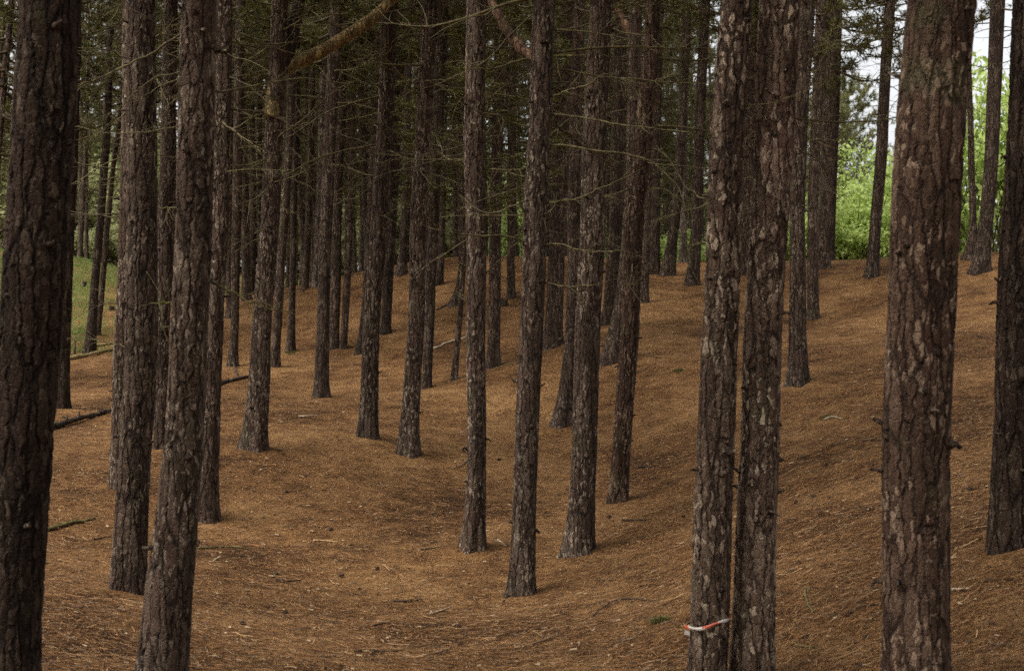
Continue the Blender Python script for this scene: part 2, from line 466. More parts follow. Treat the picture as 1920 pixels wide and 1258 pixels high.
def crown_pair(seed, H=7.5, rad=2.4, limbs=58, shoots=15, needles=22, nl=0.19, nw=0.022, mat='pine', low=1.0):
    """limb mesh and needle mesh of a pine crown; origin at the crown's foot on the trunk axis"""
    r = np.random.default_rng(seed)
    wood = MB(); base, dirs = [], []
    for k in range(limbs):
        t = (k + r.random())/limbs
        z0 = H*t*0.97; ang = k*2.399 + r.normal(0, .35)
        L = rad*(0.35+0.65*min(1, (t*3.2+0.25)*low))*(1-0.80*t**1.7)*r.uniform(0.7, 1.2)
        n = 8; s = np.linspace(0, 1, n)
        up = 0.05 + 0.75*t
        P = np.stack([L*s, r.normal(0, .05, n).cumsum()*L*0.4, L*s*up - 0.18*L*np.sin(s*np.pi)*(1-t)], -1)
        ca, sa = math.cos(ang), math.sin(ang)
        P = P @ np.array([[ca, sa, 0], [-sa, ca, 0], [0, 0, 1]]) + [0, 0, z0]
        wood.tube(P, np.linspace(0.030*(1-.6*t), 0.006, n), 4, 0, False)
        for q in range(shoots):
            u = r.uniform(0.28, 1.0); i = min(int(u*(n-1)), n-2); f = u*(n-1)-i
            b = P[i]*(1-f)+P[i+1]*f
            d = P[i+1]-P[i]; d /= np.linalg.norm(d)
            d2 = d*0.7 + r.normal(0, 0.55, 3) + [0, 0, 0.25]; d2 /= np.linalg.norm(d2)
            l = r.uniform(0.10, 0.42)*(0.6+0.4*L/rad)
            e = b + d2*l
            wood.tube(np.stack([b, e]), [0.006, 0.003], 3, 0, False)
            for w_ in np.linspace(0.35, 1.0, 3):
                base.append(b+(e-b)*w_); dirs.append(d2)
    base = np.repeat(np.array(base), needles//3, 0); dirs = np.repeat(np.array(dirs), needles//3, 0)
    n = len(base)
    d = dirs*0.75 + r.normal(0, 0.62, (n, 3)); d /= np.linalg.norm(d, axis=1)[:, None]
    side = np.cross(d, r.normal(0, 1, (n, 3))); side /= np.linalg.norm(side, axis=1)[:, None]
    l = nl*r.uniform(0.6, 1.1, n)[:, None]
    v = np.stack([base-side*nw*.5, base+side*nw*.5, base+d*l], 1).reshape(-1, 3)
    t = np.arange(n*3).reshape(-1, 3)
    return wood.build('crown_limbs', [M['twig_dark']]), mesh('crown', v, [t], [M[mat]], smooth=False)
CROWNS = [crown_pair(100+i, H=7.5+0.5*i, limbs=50, needles=18, nw=.025) for i in range(4)]
THIN = [crown_pair(140+i, H=7.5+0.5*i, limbs=42, rad=2.2, needles=18, nw=.024) for i in range(4)]

# ------------------------------------------------------------------ pine trees
TREES = {}
def trunk_mesh(axis, rad, sides, rows_z, mat, seed, flare=0.26):
    """axis: Kx3 local polyline (z rising), rad: K radii; rows_z: heights of the rings"""
    r = np.random.default_rng(seed)
    ax = np.stack([np.interp(rows_z, axis[:, 2], axis[:, k]) for k in (0, 1)], -1)
    rr = np.interp(rows_z, axis[:, 2], rad)
    wob = 0.05*np.interp(rows_z, np.arange(-2, 25, 0.6), r.normal(0, .35, 45))
    a = np.linspace(0, 2*np.pi, sides, endpoint=False)
    ph = r.uniform(0, 6.28, 5)
    A_, Z_ = np.meshgrid(a, rows_z)
    prof = 1 + 0.035*np.cos(2*A_+ph[0]+.5*Z_) + 0.030*np.cos(3*A_+ph[1]-.7*Z_) + 0.018*np.cos(5*A_+ph[2]+1.1*Z_) \
        + 0.02*np.sin(3.1*Z_+ph[3]+A_)
    fl = flare*np.exp(-np.clip(Z_, -0.1, None)/0.22)*(1+0.65*np.cos(4*A_+ph[4])+0.35*np.cos(7*A_+ph[1]))
    RR = rr[:, None]*(prof + fl)
    v = np.stack([ax[:, :1] + wob[:, None]*0.3 + RR*np.cos(A_), ax[:, 1:] + RR*np.sin(A_), Z_], -1).reshape(-1, 3)
    i = np.arange(len(rows_z)-1)[:, None]*sides; j = np.arange(sides)[None]; k = (j+1) % sides
    q = np.stack([i+j, i+k, i+sides+k, i+sides+j], -1).reshape(-1, 4)
    return mesh('trunk', v, [q], [mat])

def stub_variant(seed):
    r = np.random.default_rng(seed); mb = MB()
    L = r.choice([0.02, 0.03, 0.045, 0.07]); w_ = r.uniform(.008, .016)
    P = [[-0.04, 0, 0], [0.0, 0, 0], [L*.5, 0, r.normal(0, .15)*L], [L, r.normal(0, .2)*L, r.normal(0, .3)*L]]
    mb.tube(P, [w_*2.4, w_*1.7, w_, w_*.7], 7, 0, True)
    return mb.build('branch_stub', [M['bark_far']])
STUBS = [stub_variant(s_) for s_ in range(8)]

def pine(key, pts, label, d=None, H=None, crown=0, cbase=None, group=None, mat=None, detail=None, branches=None, hmin=2.2, flare=0.26,
         name='pine_tree', bmax=1.0, yaw=0.0):
    """pts: (px, py, width px) up the trunk, base first"""
    i = len(TREES); r = np.random.default_rng(500+i)
    if d is None: d = hit(pts[0][0], pts[0][1])
    if d is None: raise RuntimeError('no ground under '+key)
    P = np.array([W(p[0], p[1], d) for p in pts]); rad = np.array([p[2]/2/F*d for p in pts])
    # carry the trunk down to the ground and up to its height
    lo = P[0] + (P[0]-P[1])/np.linalg.norm(P[0]-P[1])*0.0
    gz = float(ground_z(lo[0], lo[1]))
    if P[0][2] > gz + 0.05:
        k = (P[0][2]-gz)/(P[1][2]-P[0][2]+1e-6)
        P = np.vstack([[P[0]-(P[1]-P[0])*k], P]); rad = np.r_[rad[0]*1.05, rad]
        gz = float(ground_z(P[0][0], P[0][1])); P[0][2] = gz
    base = np.array([P[0][0], P[0][1], gz])
    H = H or r.uniform(13.5, 16.0)
    loc = P - base
    top = loc[-1]; dz = loc[-1]-loc[-2]; sl = dz[:2]/max(dz[2], .3)*0.7
    z0 = top[2]
    ext = [np.array([top[0]+sl[0]*(z-z0), top[1]+sl[1]*(z-z0), z]) for z in np.linspace(z0+1.2, max(H, z0+3), 4)]
    rext = [rad[-1]*f for f in (0.9, 0.7, 0.45, 0.12)]
    lower = loc[0] - np.array([0, 0, 0.4]); lower[:2] -= (loc[1]-loc[0])[:2]/max((loc[1]-loc[0])[2], .1)*0.4
    axis = np.vstack([[lower], loc, ext]); rr = np.r_[rad[0], rad, rext]
    y_dep = (np.linspace(-0.4, axis[-1][2], 12), np.cumsum(r.normal(0, .015, 12)))
    ax = smooth_path(np.c_[axis, rr], 90)
    ax = ax[np.argsort(ax[:, 2])]
    ax[:, 1] += np.interp(ax[:, 2], *y_dep)
    axis, rr = ax[:, :3], np.maximum(ax[:, 3], 0.012)
    vis = min(CY/F*d + CZ - gz + 0.5, axis[-1][2])       # height that the frame shows
    if detail is None: detail = 'near' if d < 14 else ('mid' if d < 24 else 'far')
    sides, step, m = {'near': (132, 0.011, 'bark'), 'mid': (80, 0.020, 'bark_mid'), 'far': (20, 0.12, 'bark_far')}[detail]
    m = mat or m
    rows = np.concatenate([np.arange(-0.35, vis, step), np.linspace(vis, axis[-1][2], 16)])
    e = bpy.data.objects.new(name, None); C.objects.link(e); e.location = base
    e.empty_display_size = 0.3
    tag(e, label, 'tree', group)
    tr = obj('trunk', trunk_mesh(axis, rr, sides, rows, M[m], 900+i, flare), e)
    if detail != 'far':
        for _ in range(int(vis*(3.4 if detail == 'near' else 2.4))):
            z = r.uniform(0.6, vis); a = r.uniform(-3.5, 0.36)     # on the side towards the camera
            rc = float(np.interp(z, axis[:, 2], rr))
            so = obj('branch_stub', STUBS[int(r.integers(8))], tr, (np.interp(z, axis[:, 2], axis[:, 0])+rc*math.cos(a), np.interp(z, axis[:, 2], axis[:, 1])+rc*math.sin(a), z))
            so.rotation_euler = (r.uniform(0, 6.28), r.uniform(-.4, .3), a); k = r.uniform(.6, 1.1); so.scale = (k, k, k)
    t = dict(e=e, axis=axis, rad=rr, d=d, base=base, vis=vis)
    TREES[key] = t
    # dead side branches
    nb = branches if branches is not None else int(max(0, vis-hmin)*(6.0 if d > 14 else 1.0))
    for _ in range(nb):
        z = hmin + (vis+0.8-hmin)*(1-(1-r.random())**1.35) if vis > hmin else hmin
        z = hmin + (vis+0.8-hmin)*r.random()**0.75
        c = [np.interp(z, axis[:, 2], axis[:, 0]), np.interp(z, axis[:, 2], axis[:, 1]), z]
        a = r.uniform(0, 6.283); rc = float(np.interp(z, axis[:, 2], rr))
        L = r.uniform(0.35, 1.0)*(0.7+1.6*min(1, max(0, (z-1.5)/5)))*bmax
        if d < 17 and math.sin(a) < -0.2: a = -a
        lib = DEAD if r.random() < 0.72 else DEAD_D
        b = obj('branch', lib[int(r.integers(len(lib)))], e, (c[0]+rc*.7*math.cos(a), c[1]+rc*.7*math.sin(a), z))
        b.rotation_euler = (r.uniform(-.6, .6), r.uniform(-.25, .3), a); b.scale = (L, L, L*r.uniform(.8, 1.1))
    if crown is not None:
        cb = cbase or r.uniform(6.3, 7.6)
        cb = min(cb, axis[-1][2]-5)
        add_crown(e, axis, cb, int(r.integers(4)), r)
    return t
def add_crown(e, axis, cb, k, r, scale=None, lib=None):
    lib = lib or CROWNS
    x, y = np.interp(cb, axis[:, 2], axis[:, 0]), np.interp(cb, axis[:, 2], axis[:, 1])
    ht = axis[-1][2]+0.4-cb
    s = scale or r.uniform(0.9, 1.15)
    o = obj('crown', lib[k][1], e, (x, y, cb))
    o.scale = (s, s, ht/(7.5+0.5*k)); o.rotation_euler = (0, 0, r.uniform(0, 6.28))
    obj('crown_limbs', lib[k][0], o)

L_ = [
 # key, points, # key, points, label, extras
 ('t1', [(12,1258,116),(48,820,112),(72,400,112),(90,0,108)], 'thick dark pine trunk cut by the left edge of the photo, base out of frame', dict(d=7.7, mat='bark_vignette')),
 ('t2', [(239,1116,64),(250,900,58),(266,600,58),(264,300,56),(263,0,54)], 'straight pine standing on needles just behind the crooked leaning foreground pine', {}),
 ('t3', [(306,1262,94),(320,1100,90),(341,900,78),(358,700,72),(366,400,70),(376,0,66)], 'crooked pine bending at its foot, base below the frame, with mossy branch stub', dict(d=9.0, flare=0.1)),
 ('t4', [(389,978,40),(397,700,38),(412,400,36),(420,0,34)], 'pine half hidden directly behind the crooked leaning foreground pine', {}),
 ('t5', [(221,920,30),(226,700,30),(238,400,30),(246,0,28)], 'reddish slim pine showing along the outer edge of the straight pine', {}),
 ('t6', [(302,844,26),(304,700,26),(312,400,28),(322,0,26)], 'slim pine seen in the gap between the straight pine and the crooked pine', {}),
 ('t7', [(112,768,34),(118,600,32),(130,300,32),(138,0,30)], 'dark pine right behind the thick edge trunk, beside the dark fallen log', dict(mat='bark_vignette')),
 ('t8', [(475,845,46),(482,760,42),(491,600,37),(504,400,37),(512,250,36),(518,150,34)], 'forked pine with a thick mossy limb arching out of its crook', dict(H=4.6, crown=None)),
 ('t9', [(603,749,30),(606,600,24),(612,400,23),(626,100,23),(630,0,22)], 'slim pine on the mid slope, between the forked pine and a pair of stouter pines', {}),
 ('t10', [(688,823,38),(693,740,34),(698,600,32),(712,400,33),(724,200,32),(731,0,32)], 'pine with pale streaked bark, the farther of two stout pines mid-slope', {}),
 ('t11', [(766,856,40),(772,740,34),(780,600,32),(785,400,32),(798,180,30),(806,0,32)], 'stout pine with a short hooked limb near the top, a slim pine hugging its side', {}),
 ('t12', [(885,1032,44),(892,900,38),(893,700,37),(893,500,38),(890,300,38),(893,0,36)], 'very straight knotty pine, base on flat needles, furthest in of the three central foreground pines', {}),
 ('t13', [(976,1120,50),(983,950,46),(989,800,46),(997,600,46),(1005,400,44),(1014,200,42),(1022,0,40)], 'pine with many long thin bare branches reaching over its neighbours, middle of the picture', {}),
 ('t14', [(1083,1040,56),(1092,900,48),(1098,760,47),(1104,600,47),(1113,400,46),(1118,200,44),(1127,0,42)], 'thick central pine with a spreading foot, next to the pine of long bare branches', {}),
 ('t15', [(1157,946,36),(1164,860,34),(1172,740,34),(1182,600,34),(1192,400,34),(1212,200,34),(1226,0,28)], 'reddish brown slim pine leaning slightly, standing before a mossy tuft on open needles', dict(mat='bark_red')),
 ('t16', [(1322,1262,76),(1332,1000,74),(1341,800,70),(1347,600,66),(1357,300,62),(1379,0,56)], 'pale grey foreground pine with red and white tape tied round it', dict(d=9.1, mat='bark_pale', flare=0.1)),
 ('t17', [(1411,1262,84),(1421,950,76),(1429,750,74),(1435,600,72),(1448,300,72),(1462,0,74)], 'foreground pine with pale flaking plates, touching the taped pine', dict(d=9.2, mat='bark_pale', flare=0.1)),
 ('t18', [(1718,1262,124),(1721,900,128),(1728,600,124),(1744,300,126),(1766,0,124)], 'broadest foreground pine, knotty reddish bark, standing before the bright clearing', dict(d=7.6, mat='bark_red')),
 ('t19', [(1897,1033,86),(1903,850,82),(1910,600,80),(1922,300,76),(1936,0,74)], 'dark pine cut by the right edge of the photo with a spreading root foot', dict(flare=0.12, mat='bark_vignette')),
 ('t20', [(1497,723,38),(1496,600,32),(1496,400,28),(1502,200,27),(1514,0,28)], 'slim pine just behind the foreground pine with pale flaking plates', {}),
 ('t21', [(1524,600,21),(1525,400,20),(1532,200,20),(1540,0,20)], 'thin pine on the needle slope, lower of the two beside the green clearing', dict(cbase=5.6)),
 ('t22', [(1543,505,24),(1548,400,24),(1554,200,24),(1563,0,24)], 'pine on the crest at the edge of the bright green clearing', dict(cbase=5.4)),
 ('t23', [(1633,521,25),(1641,420,22),(1651,300,22),(1660,120,20),(1668,0,19)], 'lone tilted pine silhouetted against the bright leafy bush', dict(cbase=5.6)),
 ('t24', [(1836,512,36),(1845,440,27),(1856,300,25),(1870,0,26)], 'leaning pine on the crest between the broadest trunk and the dark edge trunk', dict(cbase=6.0)),
 ('t24b', [(1817,488,24),(1824,430,14),(1822,300,12),(1818,150,11)], 'thin pine stem sharing the crest spot with the leaning pine by the dark edge trunk', dict(cbase=7.5)),
 ('t25', [(1143,684,36),(1156,620,30),(1172,520,28),(1182,400,26),(1188,200,25),(1192,0,24)], 'bent pine leaning in behind the reddish brown slim pine', {}),
 ('t26', [(1055,802,38),(1064,720,28),(1074,600,25),(1077,400,24),(1080,200,24),(1086,0,22)], 'dark pine with a slanting foot half hidden behind the thick central pine', {}),
 ('t27', [(1036,654,36),(1041,560,33),(1046,400,30),(1056,200,28),(1066,0,26)], 'stout pine in the hollow behind the pine of long bare branches', {}),
 ('t28', [(924,692,24),(927,600,23),(929,400,23),(934,200,22),(940,0,21)], 'pine in the hollow just behind the very straight knotty pine', {}),
 ('t29', [(958,562,16),(958,450,15),(959,300,15),(962,0,14)], 'thin dark pine standing beside the small dark stump in the hollow', {}),
 ('t30', [(800,731,18),(806,600,19),(813,400,20),(822,200,20),(830,0,20)], 'slim pine hugging the side of the stout pine with the hooked limb', {}),
 ('t31', [(852,714,13),(860,620,11),(868,500,11),(872,400,11),(874,200,11)], 'thin crooked sapling pine beside the pale fallen stick', dict(H=8.0, cbase=6.2)),
 ('t32', [(723,627,20),(730,500,19),(736,400,18),(746,200,18),(752,0,18)], 'pine behind the stout pale-streaked pine, further up the slope', {}),
 ('t33', [(626,659,17),(629,550,18),(632,400,18),(640,200,17),(646,0,17)], 'slim pine right behind the mid-slope slim pine, with a thinner companion', {}),
 ('t34', [(643,657,13),(649,560,13),(655,400,14),(660,200,13),(664,0,12)], 'thin pale-edged pine, companion of a slim pine upslope of the forked pine', {}),
 ('t35', [(676,665,20),(684,580,14),(692,450,14),(702,250,13),(708,0,12)], 'thin pine mostly covered by the stout pale-streaked pine', {}),
 ('t36', [(545,660,16),(548,560,13),(551,400,13),(556,200,13),(560,0,12)], 'thin dark pine with a mossy foot, uphill of the forked pine', {}),
 ('t37', [(515,691,17),(520,600,17),(526,500,17),(534,400,16),(542,280,15),(546,150,15),(550,0,14)], 'sinuous reddish pine beside the forked pine', {}),
 ('t38', [(437,689,19),(440,600,16),(444,400,18),(448,200,18),(452,0,17)], 'pine with a hooked root beside the dark log behind the forked pine', {}),
 ('t39', [(752,516,21),(757,450,15),(762,300,14),(768,0,13)], 'leaning pine on the crest between the two stout mid-slope pines', {}),
 ('t40', [(821,536,18),(827,480,13),(829,380,13),(832,200,13),(836,0,12)], 'curved-footed pine on the crest beside the stout pine with the hooked limb', {}),
 ('t41', [(851,574,22),(862,530,12),(866,450,11),(870,300,11),(872,100,11)], 'thin pine with a long dark root trailing over the needles', {}),
 ('t42', [(1250,519,28),(1262,440,19),(1272,350,18),(1280,200,17),(1290,0,16)], 'strongly leaning pine on the crest before green undergrowth', {}),
 ('t43', [(1228,518,20),(1229,400,18),(1231,200,18),(1236,0,17)], 'upright pine next to the strongly leaning pine on the crest', {}),
 ('t44', [(1296,537,25),(1304,450,21),(1310,300,20),(1322,0,18)], 'pine at the head of the small needle mound near the pale grey foreground pine', {}),
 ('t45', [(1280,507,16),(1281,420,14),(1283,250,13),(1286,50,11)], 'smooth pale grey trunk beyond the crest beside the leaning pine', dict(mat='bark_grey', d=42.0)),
 ('t46', [(1208,570,17),(1212,450,15),(1216,300,15),(1224,0,14)], 'thin pine half hidden behind the reddish brown slim pine', {}),
 ('t47', [(1143,613,30),(1150,500,26),(1154,400,25),(1160,200,24),(1166,0,23)], 'stout pine upslope of the bent pine, green light beside it', {}),
 ('t48', [(572,547,12),(577,450,13),(582,300,12),(588,0,11)], 'thin dark pine on the falling crest line above the forked pine', {}),
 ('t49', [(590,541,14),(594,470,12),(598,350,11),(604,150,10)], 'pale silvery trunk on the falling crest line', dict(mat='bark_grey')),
 ('t52', [(1398,516,28),(1401,400,28),(1405,250,28),(1413,0,28)], 'dark pine seen through the slit between the taped pine and its flaking neighbour', {}),
 ('t50', [(167,664,21),(176,560,17),(186,440,15),(197,300,15),(201,230,14)], 'dark leaning pine at the foot of the grassy slope', dict(hmin=3.0, cbase=5.6)),
 ('t51', [(182,630,11),(190,560,10),(201,440,10),(213,310,9),(222,250,9)], 'thinner leaning pine higher on the grassy slope', dict(hmin=3.0, cbase=6.0)),
]
for k, pts, lab, kw in L_:
    far = pts[0][1] < 760 and 'd' not in kw
    if kw.get('crown', 0) is not None and k not in ('t1','t3','t16','t17','t18','t19','t2'):
        kw.setdefault('branches', None)
    pine(k, pts, lab, **kw)

# needles heap up a little round the feet of the pines
_co = np.empty(len(gm.vertices)*3, np.float32); gm.vertices.foreach_get('co', _co); _co = _co.reshape(-1, 3)
for t in TREES.values():
    r0_ = float(np.interp(0.2, t['axis'][:, 2], t['rad'])); q_ = np.hypot(_co[:, 0]-t['base'][0], _co[:, 1]-t['base'][1])
    _co[:, 2] += 0.035*np.exp(-(np.clip(q_-r0_, 0, None)/0.22)**2)
gm.vertices.foreach_set('co', _co.ravel()); gm.update()

# ------------------------------------------------------------------ hand-placed limbs and branches of the pines (pixel, width px; depth drift in m)
def limb(key, name, pts, mat, w0, w1, dd=0.0, sides=10, label=None, n=24):
    t = TREES[key]; d = t['d']
    P = np.array([W(x, y, d + dd*i/(len(pts)-1)) for i, (x, y) in enumerate(pts)]) - t['base']
    P = smooth_path(P, n)
    rr = np.random.default_rng(abs(hash(str(pts))) % 1000 if False else int(pts[0][0]*7+pts[0][1]))
    sc = 0.009 if w0 < 10 else 0.012
    P[1:] += np.cumsum(rr.normal(0, sc*(24/n)**.5*(.5 if w0 > 10 else 1), (n-1, 3)), 0)*0.6
    mb = MB()
    rad = np.linspace(w0, w1, n)/2/F*d
    rad = rad*(1+(0.06*np.interp(np.arange(n), np.linspace(0, n, 14), rr.normal(0, 1, 14)) if w0 > 10 else .06*rr.normal(0, 1, n)))
    mb.tube(P, rad, sides, 0, True)
    if w0 < 10:
        for _ in range(int(rr.integers(3, 9))):
            i = int(rr.integers(n//3, n-2)); l = rr.uniform(.12, .4)
            dv = P[i+1]-P[i]; dv /= np.linalg.norm(dv)
            Q = [P[i]]
            e = dv + rr.normal(0, .6, 3)
            for s in range(4):
                e = e/np.linalg.norm(e); Q.append(Q[-1]+e*l/4); e = e + rr.normal(0, .25, 3)
            mb.tube(Q, np.linspace(rad[i]*.6, rad[i]*.25, 5), 4, 0, True)
    o = obj(name, mb.build(name, [M[mat]]), t['e'])
    if label: o['label'] = label
    return o
limb('t8', 'limb', [(510,222),(514,178),(524,146),(552,120),(600,97),(650,66),(700,32),(740,-8),(800,-70)], 'moss_limb', 29, 17, 0.5, 40, 'thick mossy limb arching up and outwards', 130)
st = limb('t8', 'stem', [(514,190),(524,145),(540,95),(552,40),(562,-10),(575,-80),(590,-220),(600,-380)], 'bark_far', 30, 14, 0.7, 18, None, 60)
limb('t13', 'limb', [(1008,112),(985,98),(957,68),(936,32),(915,-10),(890,-80)], 'red_limb', 22, 14, 0.5, 14, 'smooth reddish limb curving up', 40)
limb('t25', 'limb', [(1190,80),(1178,52),(1160,22),(1143,-12),(1120,-60)], 'red_limb', 18, 12, 0.3, 12, None, 30)
limb('t11', 'limb', [(800,88),(816,72),(823,45),(824,10),(818,-40)], 'bark_far', 13, 9, -0.2, 12, 'short hooked upright limb', 30)
limb('t32', 'limb', [(742,160),(722,130),(700,110),(672,92),(640,90)], 'red_limb', 12, 6, 0.4, 10, None, 26)
BR = [
 ('t3', [(392,524),(425,545),(460,563),(505,576)], 'moss_stick', 8, 5, -.1),
 ('t3', [(392,232),(345,238),(300,250),(262,258),(200,257),(132,249)], 'twig', 6, 3, .5),
 ('t3', [(388,232),(440,238),(500,236),(545,240)], 'twig', 5, 2, .5),
 ('t3', [(346,58),(300,88),(240,120),(180,145),(100,180),(40,200)], 'twig', 7, 3, .8),
 ('t3', [(348,131),(290,150),(250,182),(210,212),(150,240)], 'twig', 5, 2, .6),
 ('t3', [(352,148),(300,162),(262,187),(225,218),(190,245)], 'twig', 5, 2, .4),
 ('t3', [(330,573),(312,569),(293,567)], 'moss_stick', 7, 5, -.05),
 ('t3', [(360,317),(330,300),(295,288),(282,290)], 'twig', 5, 3, -.3),
 ('t2', [(236,652),(200,645),(160,643),(122,645)], 'twig', 4, 2, .2),
 ('t2', [(290,388),(320,387),(345,392)], 'twig', 5, 3, -.3),
 ('t2', [(280,134),(300,150),(306,185),(304,235)], 'twig', 5, 3, -.3),
 ('t1', [(135,60),(170,62),(215,60),(250,45)], 'twig_dark', 7, 3, .4),
 ('t1', [(135,155),(165,157),(210,140)], 'twig_dark', 6, 3, .4),
 ('t13', [(997,414),(976,388),(969,350),(966,325),(950,308),(925,296)], 'twig', 7, 3, -.4),
 ('t13', [(995,459),(955,447),(900,443),(860,440),(805,429)], 'twig', 6, 3, -.5),
 ('t13', [(996,240),(940,222),(900,211),(850,192)], 'twig', 6, 2, -.6),
 ('t13', [(1000,116),(960,113),(910,117),(860,116)], 'twig', 7, 3, -.3),
 ('t13', [(1028,183),(1060,172),(1100,158),(1130,137)], 'twig', 7, 3, -.6),
 ('t13', [(1030,213),(1080,221),(1150,236),(1220,241),(1300,252)], 'twig', 7, 3, -.7),
 ('t13', [(1026,273),(1065,275),(1110,284),(1180,288),(1232,302),(1272,340),(1292,386)], 'twig', 7, 3, -.5),
 ('t13', [(1022,378),(1080,369),(1120,352),(1180,325)], 'twig', 6, 3, -.6),
 ('t13', [(1020,380),(1060,377),(1092,379)], 'twig', 6, 3, -.2),
 ('t13', [(1020,459),(1060,463),(1110,471),(1162,465)], 'twig', 6, 3, -.5),
 ('t13', [(1018,530),(1080,535),(1140,531)], 'twig', 5, 2, -.5),
 ('t13', [(1030,110),(1052,106),(1080,105)], 'moss_stick', 9, 6, -.2),
 ('t14', [(1140,20),(1165,12),(1192,6)], 'moss_stick', 7, 4, -.2),
 ('t14', [(1132,153),(1172,156),(1196,172),(1200,186)], 'twig', 5, 2, -.2),
 ('t14', [(1112,394),(1135,368),(1160,362),(1188,354)], 'twig', 5, 2, -.3),
 ('t15', [(1202,354),(1240,357),(1268,370),(1288,394),(1293,425)], 'twig', 6, 3, -.3),
 ('t15', [(1190,354),(1160,362),(1130,385),(1114,394)], 'twig', 5, 2, .3),
 ('t16', [(1340,376),(1310,368),(1280,345),(1250,300),(1235,280)], 'twig', 5, 2, .4),
 ('t16', [(1340,381),(1290,393),(1228,408)], 'twig', 6, 3, -.2),
 ('t16', [(1330,455),(1305,456),(1288,462)], 'twig', 6, 4, -.1),
 ('t17', [(1484,270),(1520,300),(1555,320)], 'twig', 4, 2, .4),
 ('t19', [(1895,468),(1865,461),(1830,460),(1796,463)], 'twig_dark', 5, 3, .3),
 ('t19', [(1905,300),(1870,315),(1840,335)], 'twig_dark', 5, 2, .5),
 ('t10', [(705,272),(640,286),(580,305),(520,336),(450,350)], 'twig', 6, 3, -.4),
 ('t10', [(722,273),(770,275),(820,291),(872,322)], 'twig', 6, 3, -.4),
 ('t10', [(715,180),(660,195),(600,218),(530,262),(450,278)], 'twig', 6, 3, -.5),
 ('t11', [(792,320),(835,336),(872,352)], 'twig', 5, 2, -.4),
 ('t11', [(800,160),(840,148),(880,150),(905,190)], 'twig', 5, 2, -.4),
 ('t8', [(512,265),(560,232),(620,182),(670,158)], 'twig', 6, 3, -.5),
 ('t8', [(500,300),(450,312),(410,310)], 'twig', 5, 2, -.3),
 ('t8', [(505,345),(560,330),(620,290)], 'twig', 5, 2, -.3),
 ('t8', [(508,210),(470,225),(430,250)], 'twig', 6, 3, -.3),
 ('t12', [(905,318),(950,320),(985,316)], 'twig', 5, 2, -.3),
 ('t12', [(880,192),(840,170),(800,150)], 'twig', 5, 2, -.3),
 ('t12', [(876,500),(860,501)], 'twig', 6, 4, -.1),
 ('t18', [(1695,150),(1675,140),(1655,128)], 'twig_dark', 9, 4, .4),
]
for k, pts, mt, a, b, dd in BR:
    limb(k, 'branch', pts, mt, a*.68, b*.55, dd, 7)
# the long dark root of the thin pine on the upper slope, and the hooked root behind the forked pine
def root(key, pix, w0, w1):
    t = TREES[key]; Q = []
    for x, y in pix:
        d = hit(x, y); p = W(x, y, d); p[2] = ground_z(p[0], p[1]) + 0.02; Q.append(p)
    Q[0][2] += 0.12
    P = smooth_path(np.array(Q)-t['base'], 16); mb = MB()
    mb.tube(P, np.linspace(w0, w1, 16)/2/F*t['d'], 8)
    obj('root', mb.build('root', [M['bark_far']]), t['e'])
root('t41', [(853,568),(845,573),(832,578),(820,583)], 12, 4)
root('t38', [(436,688),(443,700),(448,712)], 5, 3)
root('t13', [(960,1120),(950,1127),(944,1131)], 9, 4)

# crown for the forked pine sits on its upright stem
t8 = TREES['t8']
top = W(600, -380, t8['d']+.7) - t8['base']
rr_ = np.random.default_rng(3)
o = obj('crown', CROWNS[1][1], t8['e'], (top[0]-.1, top[1], top[2]-2.0)); o.rotation_euler[2] = 1.0
obj('crown_limbs', CROWNS[1][0], o)

# ------------------------------------------------------------------ the crowded stand behind the crest, and trees around
PROTO = []
for v in range(6):
    r = np.random.default_rng(70+v)
    H = 14.5; z = np.linspace(-0.6, H, 60)
    lean = r.normal(0, .012, 2)
    ax = np.stack([lean[0]*z + 0.10*np.sin(z*.35+v), lean[1]*z + 0.10*np.cos(z*.3+v*2), z], -1)
    rd = 0.115*(1-np.clip(z, 0, H)/H*0.85)
    tm = trunk_mesh(ax, rd, 14, np.concatenate([np.arange(-.6, 8, .2), np.linspace(8, H, 10)]), M['bark_far'], 60+v, 0.3)
    mb = MB()
    for _ in range(88):
        zz = r.uniform(1.7, 7.6); a = r.uniform(0, 6.283); L = r.uniform(.4, 1.1)*(.6+.2*zz*.8)
        one = dead_branch(r, L, r.uniform(.008, .013), int(r.integers(2, 6)))
        ca, sa = math.cos(a), math.sin(a)
        vv = np.concatenate(one.v) @ np.array([[ca, sa, 0], [-sa, ca, 0], [0, 0, 1]])
        c = np.array([np.interp(zz, z, ax[:, 0]), np.interp(zz, z, ax[:, 1]), zz])
        mb.add(vv + c, np.concatenate(one.q))
    PROTO.append((tm, mb.build('dead_branches', [M['twig']]), ax))
def stand_tree(x, y, label, group, r, s=None, cb=None, wide=None, name='pine_tree', lib=None):
    tm, bm, ax = PROTO[int(r.integers(6))]
    s = s or r.uniform(.85, 1.12); k = wide or r.uniform(.75, 1.35)
    e = bpy.data.objects.new(name, None); C.objects.link(e)
    e.location = (x, y, float(ground_z(x, y))); e.rotation_euler = (r.normal(0, .015), 0.025+r.normal(0, .02), r.uniform(0, 6.28))
    # lean the same way as the stand whatever the turn about its own axis
    e.rotation_mode = 'XYZ'
    tag(e, label, 'tree', group)
    t = obj('trunk', tm, e); t.scale = (k, k, s)
    b = obj('dead_branches', bm, e); b.scale = (s, s, s); b['kind'] = 'stuff'
    k_ = int(r.integers(4))
    axs = ax.copy(); axs[:, 2] *= s
    add_crown(e, axs, cb or r.uniform(5.2, 6.9), k_, r, lib=lib or THIN)
    return e
r = np.random.default_rng(21)
placed = [(t['base'][0], t['base'][1]) for t in TREES.values()]
